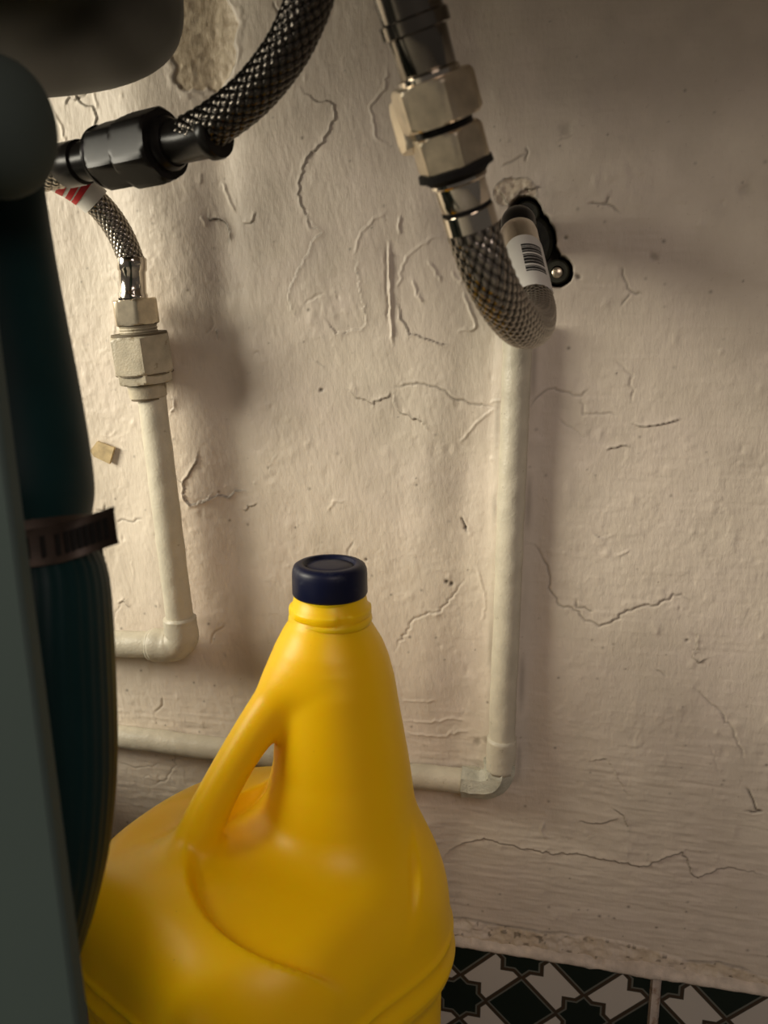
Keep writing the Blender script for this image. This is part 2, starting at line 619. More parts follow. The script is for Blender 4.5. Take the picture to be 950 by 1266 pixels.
feature([(860, 778), (863, 795), (857, 810), (862, 822), (875, 815)], 'flake', 1.0)
feature([(858, 852), (880, 870), (903, 897), (915, 925), (923, 944)], 'crack', 0.8, dark=0.3)
feature([(923, 975), (930, 985), (935, 1000), (942, 1006), (920, 1004)], 'crack', 1.3, dark=0.8)
feature([(545, 1062), (560, 1050), (575, 1043), (600, 1038), (640, 1048), (680, 1057), (715, 1058), (760, 1066), (800, 1072), (818, 1062), (845, 1055), (852, 1070), (858, 1086), (875, 1083), (900, 1072), (925, 1078), (952, 1085)], 'flake', 1.1, 0.0005, side=1, dark=0.55)
feature([(727, 943), (750, 938), (760, 950), (765, 965), (778, 985)], 'flake', 0.9, dark=0.15)
feature([(758, 1000), (772, 1010), (777, 1028)], 'flake', 1.2)
feature([(672, 1017), (668, 1028), (675, 1038)], 'ridge', 1.6)
feature([(715, 1018), (740, 1020), (765, 1012)], 'flake', 0.8)
feature([(575, 715), (555, 740), (545, 755), (515, 762), (500, 785), (488, 805)], 'crack', 0.8, dark=0.3)
feature([(570, 640), (576, 655), (578, 660)], 'crack', 1.6, dark=0.8)
feature([(590, 700), (600, 740), (597, 770)], 'ridge', 1.0)
feature([(620, 206), (650, 190)], 'crack', 0.5, 0.0002, dark=0.4)
feature([(650, 182), (655, 188), (650, 200)], 'crack', 1.0, dark=0.6)
feature([(618, 232), (623, 246), (632, 255), (642, 240), (655, 232), (670, 232)], 'flake', 1.6, side=1, dark=0.7)
feature([(500, 890), (530, 892), (560, 888), (580, 895)], 'ridge', 0.8)
feature([(498, 865), (540, 866)], 'ridge', 0.7)
feature([(500, 905), (540, 910), (580, 905)], 'ridge', 0.9)
feature([(143, 940), (170, 948), (200, 943)], 'crack', 0.5, dark=0.2)
feature([(215, 925), (218, 945), (205, 965), (190, 968)], 'crack', 0.6, dark=0.3)
feature([(690, 175), (710, 165)], 'crack', 0.4, dark=0.2)
feature([(878, 920), (890, 960)], 'crack', 0.3, dark=0.1)
for k in range(34):                      # many small lifted flakes, denser on the left
    px = 120 + rng.random() ** 1.5 * 800
    py = rng.uniform(60, 1100)
    a = rng.uniform(0, 2 * math.pi)
    L = rng.uniform(6, 17)
    b = a + rng.uniform(-1.2, 1.2)
    feature([(px, py), (px + L * math.cos(a), py + L * math.sin(a)), (px + L * (math.cos(a) + math.cos(b)), py + L * (math.sin(a) + math.sin(b)))],
            rng.choice(['flake', 'ridge', 'ridge', 'crack']), rng.uniform(0.35, 0.8), 0.0003, 1 if rng.random() < 0.5 else -1, dark=0.22)
for (px, py, r, dk) in [(397, 482, 0.0012, 0.9), (453, 692, 0.0009, 0.9), (552, 719, 0.0012, 1), (558, 722, 0.0012, 1), (715, 342, 0.0014, 0.85), (575, 653, 0.001, .8),
                        (700, 294, 0.0009, 0.7), (850, 792, 0.0010, 0.6), (605, 915, 0.003, 0.45), (590, 918, 0.0025, 0.4), (740, 255, 0.0006, 0.4), (808, 318, .002, .35), (700, 160, .003, .25), (922, 235, .003, .18)]:
    cx, cz = W2(px, py)
    d2 = ((X - cx) ** 2 + (Z - cz) ** 2) / r ** 2 * (1 + 0.5 * vnoise(X, Z, 700, 700, 4))
    e = np.exp(-d2 ** 1.5)
    dirt = np.maximum(dirt, dk * e)
    Hh -= 0.0006 * e

# bare plaster where paint has fallen off (upper left)
cx, cz = W2(247, 42)
rr = np.hypot((X - cx) / 0.0215, (Z - cz) / 0.0275) + 0.13 * fbm(X, Z, 95, 95, 31, 3)
bp = 1 - smooth(0.97, 1.0, rr)
Hh -= 0.0006 * bp
Hh += bp * 0.00022 * fbm(X, Z, 300, 300, 33, 3)
edge = np.exp(-((rr - 1.0) / 0.03) ** 2)
Hh += 0.0005 * np.exp(-((rr - 1.06) / 0.05) ** 2)
dirt = np.maximum(dirt, 0.45 * edge * smooth(-0.6, 0.4, vnoise(X, Z, 90, 90, 41)))
bare = np.maximum(bare, bp)
# broken plaster above the hole
cx, cz = W2(640, 238)
rr = np.hypot((X - cx) / 0.011, (Z - cz) / 0.0075) + 0.3 * fbm(X, Z, 120, 120, 32, 3)
bp = 1 - smooth(0.9, 1.0, rr)
Hh += bp * 0.0010 * fbm(X, Z, 330, 330, 35, 3) - 0.0005 * bp
bare = np.maximum(bare, 0.6 * bp)
dirt = np.maximum(dirt, 0.4 * np.exp(-((rr - 1.0) / 0.06) ** 2))
# recess around the outlet
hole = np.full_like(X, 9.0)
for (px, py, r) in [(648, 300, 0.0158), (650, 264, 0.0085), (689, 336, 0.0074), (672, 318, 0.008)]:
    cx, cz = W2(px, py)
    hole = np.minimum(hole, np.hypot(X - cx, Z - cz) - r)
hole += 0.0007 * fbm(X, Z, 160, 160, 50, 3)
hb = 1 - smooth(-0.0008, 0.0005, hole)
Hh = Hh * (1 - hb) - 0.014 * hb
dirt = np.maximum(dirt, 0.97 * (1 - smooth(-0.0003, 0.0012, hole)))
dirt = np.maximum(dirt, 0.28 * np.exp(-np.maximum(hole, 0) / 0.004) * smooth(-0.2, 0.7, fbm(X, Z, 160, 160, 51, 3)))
# cement band above the tiles, paint broken off along a ragged line
pl = np.array([W2(*p) for p in [(450, 1118), (555, 1133), (600, 1140), (650, 1148), (700, 1155), (770, 1165), (810, 1178), (850, 1188), (890, 1190), (945, 1208)]])
zl = np.interp(X, np.r_[-1.3, pl[:, 0], 0.9], np.r_[pl[0, 1], pl[:, 1], pl[-1, 1]]) + 0.0012 * fbm(X, Z * 0, 55, 1, 61, 4)
below = 1 - smooth(-0.0007, 0.0, Z - zl)
Hh += below * (0.0018 * (0.6 + smooth(0, 0.012, zl - Z)) + 0.0009 * fbm(X, Z, 190, 230, 62, 4))
bare = np.maximum(bare, 0.72 * below * smooth(-0.5, 0.6, fbm(X, Z, 60, 120, 64, 3)))
dirt = np.maximum(dirt, 0.65 * np.exp(-((Z - zl) / 0.0006) ** 2) * smooth(-0.35, 0.25, vnoise(X, Z * 0, 45, 1, 63)))
dirt = np.maximum(dirt, 0.6 * below * smooth(0.62, 0.8, fbm(X, Z, 330, 330, 66, 2)))
# grime where the pipes meet the wall
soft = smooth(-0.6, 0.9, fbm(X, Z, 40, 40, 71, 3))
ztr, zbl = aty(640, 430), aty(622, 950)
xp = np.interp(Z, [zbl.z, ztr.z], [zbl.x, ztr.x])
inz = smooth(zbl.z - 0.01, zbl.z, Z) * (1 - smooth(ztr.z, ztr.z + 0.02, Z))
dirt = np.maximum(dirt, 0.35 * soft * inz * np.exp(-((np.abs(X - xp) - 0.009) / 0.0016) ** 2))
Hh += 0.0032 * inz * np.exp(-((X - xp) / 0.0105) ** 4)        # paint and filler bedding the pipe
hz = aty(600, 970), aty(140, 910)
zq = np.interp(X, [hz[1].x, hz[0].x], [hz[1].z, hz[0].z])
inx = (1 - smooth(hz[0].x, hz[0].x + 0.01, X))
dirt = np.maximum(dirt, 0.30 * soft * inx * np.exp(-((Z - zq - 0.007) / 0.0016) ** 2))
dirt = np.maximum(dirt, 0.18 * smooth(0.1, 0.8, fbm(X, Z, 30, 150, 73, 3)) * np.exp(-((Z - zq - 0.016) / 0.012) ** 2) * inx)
dirt = np.maximum(dirt, 0.10 * smooth(0.1, 0.9, fbm(X, Z, 28, 28, 81, 4)))
# no relief behind the tiles
lowcut = smooth(0.068, 0.075, Z)
Hh *= lowcut

nx, nz = X.shape
V = np.stack([X, -Hh, Z], -1).reshape(-1, 3)
i, j = np.meshgrid(np.arange(nx - 1), np.arange(nz - 1), indexing='ij')
a = i * nz + j
Q = np.stack([a, a + nz, a + nz + 1, a + 1], -1).reshape(-1, 4)
me = quads_mesh('wall_back', V, Q)
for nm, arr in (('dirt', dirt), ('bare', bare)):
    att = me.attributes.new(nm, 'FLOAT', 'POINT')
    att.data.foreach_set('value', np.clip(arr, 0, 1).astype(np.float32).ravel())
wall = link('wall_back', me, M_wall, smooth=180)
wall['kind'] = 'structure'
wall['label'] = 'cream painted plaster wall with cracks and flaking paint behind the pipes'

# floor
fl = link('floor', mesh('floor', [(-1.2, -1.2, 0), (0.9, -1.2, 0), (0.9, 0.0, 0), (-1.2, 0.0, 0), (-1.2, -1.2, -0.03), (0.9, -1.2, -0.03), (0.9, 0.0, -0.03), (-1.2, 0.0, -0.03)],
                        [(0, 1, 2, 3), (7, 6, 5, 4), (0, 4, 5, 1), (1, 5, 6, 2), (2, 6, 7, 3), (3, 7, 4, 0)]), M_floor)
fl['kind'] = 'structure'
fl['label'] = 'dull grey floor under the yellow jug'

# wall tiles (cut row above the floor): one mesh shared, one object each
TZ, TW, TG = 0.0742, 0.1496, 0.0060


def rounded_slab(name, x0, x1, z0, z1, yf, yb, r=0.0008):
    V = []
    for (dy, ins) in ((yb, 0), (yf + r, 0), (yf, r)):
        V += [(x0 + ins, dy, z0 + ins), (x1 - ins, dy, z0 + ins), (x1 - ins, dy, z1 - ins), (x0 + ins, dy, z1 - ins)]
    Fc = [(8, 9, 10, 11), (3, 2, 1, 0)]
    for k in (0, 4):
        for q in range(4):
            Fc.append((k + q, k + (q + 1) % 4, k + 4 + (q + 1) % 4, k + 4 + q))
    return mesh(name, V, Fc)


tm = rounded_slab('tile', 0, TW, -TZ + 0.0008, 0, -0.0046, -0.0002)
gm_v = []
for k in range(-4, 4):
    t = bpy.data.objects.new('tile', tm)
    C.objects.link(t)
    t.parent = wall
    t.location = (-0.0967 + k * (TW + TG), 0, TZ)
tm.materials.append(M_tile)
for k in range(-3, 4):
    x0 = -0.0967 + k * (TW + TG) - TG
    zz = np.linspace(0.001, TZ + 0.001, 40)
    Vg = []
    for z in zz:
        w = 0.0001 * rng.normal()
        Vg += [(x0 - 0.0002 + w, -0.0038, z), (x0 + 0.0010, -0.0062 + 2 * w, z), (x0 + TG * 0.5, -0.0056 + w, z), (x0 + TG - 0.0010, -0.0063 + w, z), (x0 + TG + 0.0002 + w, -0.0038, z)]
    Fg = [(r * 5 + q, r * 5 + q + 1, (r + 1) * 5 + q + 1, (r + 1) * 5 + q) for r in range(39) for q in range(4)]
    g = link('grout_joint', mesh('grout_joint', Vg, Fg), M_grout, wall, smooth=60)
# lumpy white bead on the tile tops
bx = np.arange(-0.5, 0.45, 0.0012)
prof = [(-0.0002, 0.0042), (-0.0030, 0.0036), (-0.0052, 0.0020), (-0.0060, 0.0002), (-0.0054, -0.0012), (-0.0044, -0.0015)]
Vb = []
nb = np.convolve(rng.normal(0, 1, len(bx) + 8), np.ones(5) / 5, 'same')
for q, x in enumerate(bx):
    lump = 1 + 0.35 * nb[q] + 0.9 * math.exp(-((x - 0.050) / 0.010) ** 2)
    for (y, z) in prof:
        Vb.append((x, y * (0.9 + 0.1 * lump), TZ + z * (0.6 + 0.4 * lump) + 0.0003 * nb[q + 3]))
Fb = [(r * 6 + q, (r + 1) * 6 + q, (r + 1) * 6 + q + 1, r * 6 + q + 1) for r in range(len(bx) - 1) for q in range(5)]
bead = link('trim_1', mesh('trim_1', Vb, Fb), M_bead, smooth=180)
bead['kind'] = 'structure'
bead['label'] = 'lumpy cement bead running along the top of the patterned tiles'

# a chip of fallen paint stuck on the wall by the teal hose
cp = [aty(x, y, -0.0025) for (x, y) in [(113, 557), (122, 545), (143, 553), (137, 573), (118, 564)]]
ct = [Vector((p.x, -0.0042, p.z)) for p in cp]
chip = link('paint_flake', mesh('paint_flake', cp + ct, [(0, 1, 2, 3, 4), (9, 8, 7, 6, 5)] + [(q, 5 + q, 5 + (q + 1) % 5, (q + 1) % 5) for q in range(5)]), M_chip, wall)
chip['label'] = 'small tan diamond-shaped flake of bare plaster'


# ------------------------------------------------------------------ painted water pipes
def lump_mod(seed, amp=0.00018):
    def f(th, s):
        return amp * (vnoise(np.cos(th) * 0.01 + s, np.sin(th) * 0.01 + s * 0.3, 90, 90, seed) + 0.5 * vnoise(th + 0 * s, s, 1.5, 260, seed + 1))
    return f


# left pipe
L_top = aty(187, 484, -0.021)
L_bot = aty(223, 770, -0.017)
L_cor = aty(226, 797, -0.017)
pl_root = empty('water_pipe', aty(223, 797, -0.017), 'cream painted water pipe with large hex nut and rounded elbow, left of the jug', 'pipe')
P, _ = resample(np.array([L_top, L_bot]), 0.0015)
adopt(link('riser', tube('riser', P, 0.0079, 32, lump_mod(3)), M_paintpipe, smooth=180), pl_root)
e0, e1 = L_bot, aty(178, 797, -0.017)
path = catmull([L_bot + (L_top - L_bot).normalized() * 0.004, L_bot, L_bot * 0.35 + L_cor * 0.65, aty(214, 797, -0.017), aty(196, 797, -0.017), aty(186, 797, -0.017)], 8)
adopt(link('elbow', tube('elbow', path, [0.0088] * 2 + [0.0098] * (len(path) - 6) + [0.0090] * 4, 32, lump_mod(5, 0.0005)), M_paintpipe, smooth=180), pl_root)
P, _ = resample(np.array([aty(190, 797, -0.017), aty(60, 793, -0.017), aty(-120, 786, -0.017)]), 0.002)
adopt(link('lower_run', tube('lower_run', P, 0.0080, 28, lump_mod(6)), M_paintpipe, smooth=180), pl_root)
A = lambda t: np.array(aty(166, 372, -0.024)) * (1 - t) + np.array(aty(184, 492, -0.021)) * t
adopt(link('collar', axis_part('collar', A(0.80), A(1.0), [(0, 0.0106), (0.25, 0.0106), (0.93, 0.0101), (1.0, 0.0088)], 40), M_paintnut, smooth=40), pl_root)
adopt(link('lower_hex', axis_part('lower_hex', A(0.70), A(0.835), hex_prof(0.0140, 0.2), 72, rot=0.62), M_paintnut, smooth=24), pl_root)
adopt(link('hex_nut', axis_part('hex_nut', A(0.345), A(0.735), hex_prof(0.0152, 0.09), 72, rot=0.62), M_paintnut, smooth=24), pl_root)
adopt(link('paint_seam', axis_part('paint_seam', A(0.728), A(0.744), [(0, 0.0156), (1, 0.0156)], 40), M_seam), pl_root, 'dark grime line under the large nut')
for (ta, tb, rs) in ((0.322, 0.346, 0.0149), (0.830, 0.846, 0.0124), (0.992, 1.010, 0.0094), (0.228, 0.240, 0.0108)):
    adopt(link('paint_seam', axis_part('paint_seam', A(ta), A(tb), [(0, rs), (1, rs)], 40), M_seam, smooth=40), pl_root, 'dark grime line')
thr = [(0, 0.0098)] + [(0.08 + 0.84 * k / 8, 0.0098 + 0.0005 * (k % 2)) for k in range(9)] + [(1, 0.0098)]
adopt(link('threaded_collar', axis_part('threaded_collar', A(0.225), A(0.36), thr, 40), M_paintnut, smooth=40), pl_root)

# right pipe
R_top = aty(641, 400, -0.0075)
R_bot = aty(620, 938, -0.0085)
pr_root = empty('water_pipe', aty(615, 962, -0.008), 'grimy cream water pipe rising behind the braided U-bend, right of the yellow jug', 'pipe')
P, _ = resample(np.array([R_top, R_bot]), 0.0015)
adopt(link('riser', tube('riser', P, 0.0074, 32, lump_mod(13, 0.0003)), M_paintpipe, smooth=180), pr_root)
adopt(link('collar', tube('collar', resample(np.array([aty(621, 912, -0.0085), aty(619, 952, -0.0085)]), 0.002)[0], 0.0083, 32, lump_mod(14, 0.0005)), M_paintpipe, smooth=180), pr_root)
path = catmull([aty(619, 940, -0.0085), aty(617, 955, -0.0085), aty(610, 965, -0.0085), aty(597, 968, -0.0085), aty(582, 966, -0.0085), aty(572, 965, -0.0085)], 6)
adopt(link('elbow', tube('elbow', path, 0.0086, 7, lump_mod(15, 0.0011)), M_greenpipe, smooth=30), pr_root, 'dirty greenish faceted elbow')
P, _ = resample(np.array([aty(580, 966, -0.008), aty(510, 959, -0.008), aty(330, 934, -0.008), aty(140, 909, -0.008), aty(-80, 880, -0.008)]), 0.002)
adopt(link('lower_run', tube('lower_run', P, 0.0072, 28, lump_mod(16, 0.0003)), M_paintpipe, smooth=180), pr_root)


# ------------------------------------------------------------------ braided hoses
def braid_hose(name, pts, R, n_th, pitch, mat, step=0.00045, seg=120, amp=0.0007):
    """steel braid: two sets of helical strand bundles passing over and under each other"""
    P = catmull(pts, 16)
    P, s = resample(P, step)
    rr = np.full(len(P), R)
    store = {}

    def mod(th, s):
        u = th * n_th / (2 * np.pi) + s / pitch
        v = th * n_th / (2 * np.pi) - s / pitch
        par = (np.floor(u) + np.floor(v)) % 2
        hu, hv = np.abs(np.sin(np.pi * u)), np.abs(np.sin(np.pi * v))
        a = np.where(par < 0.5, hu ** 0.6 * (0.55 + 0.45 * hv), hv ** 0.6 * (0.55 + 0.45 * hu))
        strand = np.where(par < 0.5, np.abs(np.sin(np.pi * u * 3)), np.abs(np.sin(np.pi * v * 3)))
        store['w'] = np.clip(a * (0.75 + 0.25 * strand), 0, 1)
        return amp * (a + 0.12 * strand * a - 0.6)
    me = tube(name, P, rr, seg, mod, cap=False)
    w = np.clip((store['w'] - 0.25) / 0.6, 0, 1)
    att = me.attributes.new('weave', 'FLOAT', 'POINT')
    att.data.foreach_set('value', w.astype(np.float32).ravel())
    return link(name, me, mat, smooth=180)


# right hose: straight coupling chain, then a U turn back to the wall outlet
Aend = np.array(at(492, -45, 0.242))
Bend = np.array(at(587, 292, 0.276))
Aend = Aend + (Bend - Aend) * 0.0
K = lambda y: Aend + (Bend - Aend) * ((y + 45) / 337.0)     # along the chain by picture height
rh = empty('braided_hose', at(655, 400, 0.33), 'steel braided water hose making a U-bend, joined to the outlet hole in the wall', 'hose')
pts = [K(276), K(292), at(604, 340, 0.283), at(624, 378, 0.298), at(645, 402, 0.322), at(660, 402, 0.350), at(664, 385, 0.376), at(660, 364, 0.394)]
adopt(braid_hose('braid', pts, 0.0079, 14, 0.0044, M_braid_mid, 0.0004, 168), rh)
Sa, Sb = np.array(at(660, 376, 0.388)), np.array(at(640, 284, 0.424))
adopt(link('crimp_sleeve', axis_part('crimp_sleeve', Sa, Sb, [(0, 0.0078), (0.02, 0.0088), (0.1, 0.0091), (0.86, 0.0092), (0.93, 0.0090), (0.98, 0.0080), (1, 0.0066)], 64), M_chrome, smooth=50), rh)
# paper label wrapped round the sleeve, with the printed bars
Td = (Sb - Sa) / np.linalg.norm(Sb - Sa)
toc = CAM - (Sa + Sb) / 2
toc = toc - Td * np.dot(toc, Td)
toc /= np.linalg.norm(toc)
side = np.cross(toc, Td)
if np.dot(side, np.array([1, 0, 0])) < 0:
    side = -side


def wrap(name, t0, t1, a0, a1, r, mat, n=16, rounded=0.0, thick=0.0003):
    V = []
    L = np.linalg.norm(Sb - Sa)
    for k in range(n + 1):
        an = a0 + (a1 - a0) * k / n
        e = rounded * (abs(2 * k / n - 1) ** 4)
        for t in (t0 + e, t1 - e):
            for q in (r, r + thick):
                V.append(Sa + Td * L * t + q * (math.cos(an) * toc + math.sin(an) * side))
    Fc = []
    for k in range(n):
        b = k * 4
        Fc += [(b + 1, b + 5, b + 7, b + 3), (b, b + 2, b + 6, b + 4), (b, b + 4, b + 5, b + 1), (b + 2, b + 3, b + 7, b + 6)]
    Fc += [(0, 1, 3, 2), (n * 4, n * 4 + 2, n * 4 + 3, n * 4 + 1)]
    return V, Fc


Vl, Fl = wrap('l', 0.03, 0.68, -1.1, 1.9, 0.0091, M_white, 24, 0.10)
lab = adopt(link('paper_label', mesh('paper_label', Vl, Fl), M_white, smooth=40), rh, 'white paper label printed with a barcode')
Vs, Fs = [], []
pos = 0.20
for k, (w, gap) in enumerate([(.016, .008), (.030, .006), (.010, .026), (.030, .006), (.036, .006), (.030, .006), (.012, .024), (.020, .006), (.034, .008), (.012, .008), (.022, .01)]):
    v_, f_ = wrap('b', pos, pos + w, 0.0, 1.05, 0.00935, M_ink, 8, 0, 0.0001)
    b0 = len(Vs)
    Vs += v_
    Fs += [tuple(b0 + q for q in f) for f in f_]
    pos += w + gap
bc = link('barcode_print', mesh('barcode_print', Vs, Fs), M_ink)
adopt(bc, rh)
bc.parent = lab
bc.matrix_parent_inverse = Matrix.Identity(4)
# crimp sleeve and couplings up the chain
rad = lambda px, d: px / F_PX * d / 2
adopt(link('crimp_sleeve', axis_part('crimp_sleeve', K(208), K(288), [(0, 0.0072), (0.02, 0.0086), (0.10, 0.0088), (0.14, 0.0079), (0.50, 0.0080), (0.53, 0.0074), (0.57, 0.0074), (0.60, 0.0082), (0.90, 0.0083), (0.93, 0.0074), (1, 0.0074)], 64), M_chrome, smooth=50), rh)
for (ya, yb) in ((250.5, 254.5), (281, 287)):
    adopt(link('crimp_groove', axis_part('crimp_groove', K(ya), K(yb), [(0, 0.0078), (1, 0.0078)], 40), M_black, smooth=40), rh)
adopt(link('sealing_ring', axis_part('sealing_ring', K(194), K(212), [(0, 0.0104), (0.1, 0.0114), (0.55, 0.0116), (0.7, 0.0100), (1, 0.0088)], 48), M_black, smooth=50), rh, 'black rubber sealing ring')
rot_r = 0.62
adopt(link('hex_nut', axis_part('hex_nut', K(150), K(198), hex_prof(0.0098, 0.12), 72, rot=rot_r), M_nickel_dull, smooth=24), rh)
adopt(link('neck', axis_part('neck', K(136), K(152), [(0, 0.0088), (1, 0.0088)], 40), M_blackmetal, smooth=40), rh)
adopt(link('hex_nut', axis_part('hex_nut', K(86), K(140), hex_prof(0.0112, 0.12), 72, rot=rot_r), M_nickel_dull, smooth=24), rh)
adopt(link('ferrule', axis_part('ferrule', K(76), K(88), [(0, 0.0080), (0.3, 0.0092), (0.8, 0.0092), (1, 0.0085)], 48), M_chrome, smooth=40), rh)
# the valve tail to which it is joined, leaving the frame at the top
adopt(link('upper_sleeve', axis_part('upper_sleeve', K(-45), K(80), [(0, 0.0090), (0.46, 0.0090), (0.48, 0.0100), (0.60, 0.0100), (0.62, 0.0086), (0.97, 0.0084), (1, 0.0078)], 64), M_steel_dark, smooth=50), rh)
adopt(braid_hose('upper_braid', [K(-230), K(-130), K(-35)], 0.0080, 14, 0.0044, M_braid_dark, 0.0008, 90), rh)
# small hexagon key behind the first nut (lighter brass lobe on its left)
kb = np.array(at(505, 150, 0.268))
adopt(link('brass_lug', axis_part('brass_lug', kb - np.array([0.0, 0, -0.006]), kb + np.array([0.004, 0, -0.008]), hex_prof(0.0058, 0.2), 48, rot=0.1), M_nickel_dull, smooth=24), rh)

# wall outlet in its ragged hole
wo = empty('wall_outlet', aty(648, 300, 0.012), 'dirty dark brass wall outlet set in a ragged hole, with a screw lug', 'fitting')
c0 = np.array(aty(648, 300, 0.0))
adopt(link('backplate', axis_part('backplate', c0 + [0, 0.013, 0], c0 + [0, 0.004, 0], [(0, 0.0145), (0.8, 0.0145), (1, 0.0125)], 40), M_blackhole, smooth=40), wo)
adopt(link('spout', tube('spout', catmull([c0 + [0, 0.006, 0], c0 + [-0.0005, -0.008, 0.003], c0 + [-0.0005, -0.018, 0.0045], np.array(Sb) + [0, 0.004, 0.0035], np.array(Sb) + Td * -0.004], 6), 0.0083, 28), M_blackmetal, smooth=50), wo)
for (px, py, r) in [(689, 336, 0.0062), (651, 264, 0.0064)]:
    c1 = np.array(aty(px, py, 0.0))
    bm_v = axis_part('lug', c1 + [0, 0.010, 0], c1 + [0, 0.002, 0], [(0, r), (0.85, r), (1, r * 0.85), (1.0, r * 0.5), (0.7, r * 0.45)], 28)
    adopt(link('lug', bm_v, M_blackhole, smooth=40), wo)
c1 = np.array(aty(689, 337, 0.0))
adopt(link('screw', axis_part('screw', c1 + [0, 0.009, 0], c1 + [0, 0.0005, 0], [(0, 0.0018), (0.7, 0.0018), (0.72, 0.0030), (0.92, 0.0026), (1, 0.0014)], 24), M_nickel_dull, smooth=40), wo, 'grey screw head')
c1 = np.array(aty(644, 262, 0.0))
adopt(link('screw', axis_part('screw', c1 + [0, 0.009, 0], c1 + [0, 0.0015, 0], [(0, 0.0012), (0.7, 0.0012), (0.72, 0.0016), (1, 0.001)], 16), M_nickel, smooth=40), wo)

# upper hose, shade under the basin put into its near-black materials
uh = empty('braided_hose', at(165, 187, 0.335), 'thick dark braided hose with black hex coupling, curving up past the basin at top', 'hose')
U1, U2 = np.array(at(236, 172, 0.326)), np.array(at(18, 218, 0.375))
UU = lambda x: U1 + (U2 - U1) * ((236 - x) / 218.0)
adopt(braid_hose('braid', [at(398, -90, 0.282), at(391, -35, 0.286), at(378, 12, 0.292), at(352, 66, 0.300), at(312, 116, 0.309), at(268, 151, 0.318), at(236, 169, 0.326)], 0.0076, 14, 0.0044, M_braid_dark, 0.00045, 150), uh)
adopt(link('crimp_sleeve', axis_part('crimp_sleeve', UU(266), UU(210), [(0, 0.0083), (0.05, 0.0088), (0.16, 0.0088), (0.22, 0.0078), (0.9, 0.0077), (1, 0.0082)], 56), M_blackmetal, smooth=40), uh)
adopt(link('ferrule', axis_part('ferrule', UU(218), UU(204), [(0, 0.0085), (0.3, 0.0098), (0.8, 0.0098), (1, 0.0092)], 48), M_blackmetal, smooth=40), uh)
adopt(link('hex_nut', axis_part('hex_nut', UU(209), UU(170), hex_prof(0.0123, 0.14), 72, rot=0.25), M_blackmetal, smooth=24), uh)
adopt(link('hex_nut', axis_part('hex_nut', UU(172), UU(138), hex_prof(0.0112, 0.14), 72, rot=0.25), M_blackmetal, smooth=24), uh)
adopt(link('rim', axis_part('rim', UU(140), UU(133), [(0, 0.0108), (0.3, 0.0118), (0.7, 0.0116), (1, 0.0100)], 56), M_blackmetal, smooth=40), uh)
adopt(link('crimp_sleeve', axis_part('crimp_sleeve', UU(135), UU(86), [(0, 0.0078), (0.5, 0.0076), (0.52, 0.0086), (0.95, 0.0087), (1, 0.008)], 56), M_blackmetal, smooth=40), uh)
adopt(braid_hose('far_braid', [UU(92), UU(40), UU(0), UU(-60)], 0.0080, 14, 0.0044, M_braid, 0.0005, 120), uh)

# small left hose coming down to the painted pipe
lh = empty('braided_hose', aty(165, 370, -0.024), 'thin steel braided hose screwed onto the left painted pipe, with red and white tag', 'hose')
N1 = np.array(aty(165, 374, -0.024))
N0 = np.array(aty(163, 318, -0.024))
pts = [aty(20, 204, -0.05), aty(62, 214, -0.045), aty(100, 234, -0.037), aty(130, 262, -0.030), aty(150, 292, -0.026), N0 * 0.9 + N1 * 0.1]
adopt(braid_hose('braid', pts, 0.0067, 13, 0.0038, M_braid, 0.0004, 140, 0.0006), lh)
adopt(link('crimp_sleeve', axis_part('crimp_sleeve', N0, N0 * 0.08 + N1 * 0.92, [(0, 0.0072), (0.04, 0.0077), (0.30, 0.0077), (0.34, 0.0070), (0.84, 0.0071), (0.9, 0.0078), (1, 0.0076)], 56), M_chrome, smooth=40), lh)
adopt(link('ferrule', axis_part('ferrule', N0 * 0.12 + N1 * 0.88, N1, [(0, 0.0072), (0.3, 0.0078), (0.9, 0.0070), (1, 0.006)], 48), M_black, smooth=40), lh)
adopt(link('hex_nut', axis_part('hex_nut', A(-0.02), A(0.235), hex_prof(0.0113, 0.10), 72, rot=0.55), M_nickel_dull, smooth=24), lh)
# tag: a sleeve of printed paper round the hose
Pt, _ = resample(catmull(pts, 16), 0.001)
dd = np.linalg.norm(Pt - np.array(aty(97, 232, -0.038)), axis=1)
k0 = int(dd.argmin())
seg_t = Pt[k0 - 13:k0 + 12]
tg = adopt(link('paper_tag', tube('paper_tag', seg_t, 0.0080, 40, cap=False), M_white, smooth=180), lh, 'white paper tag with red print')
bits = []
for (k1, k2) in ((4, 7), (10, 12), (14, 16)):
    r_ = link('red_mark', tube('red_mark', Pt[k0 - 13 + k1:k0 - 13 + k2 + 2], 0.00815, 40, cap=False), M_red, smooth=180)
    adopt(r_, lh)
    r_.parent = tg
    r_.matrix_parent_inverse = Matrix.Identity(4)

# ------------------------------------------------------------------ teal drain hose, clamp, grey fitting
th_root = empty('drain_hose', at(40, 1000, 0.26), 'dark teal ribbed drain hose hanging between the grey cabinet panel and the wall', 'hose')


def edge_tube(pts, seg=64, mod=None, step=0.002):       # (right edge x, y, depth, radius)
    rows = []
    for (ex, y, d, r) in pts:
        c = at(ex - r / d * F_PX, y, d)
        rows.append((c.x, c.y, c.z, r))
    R4, _ = resample(catmull(rows, 10), step)
    return R4


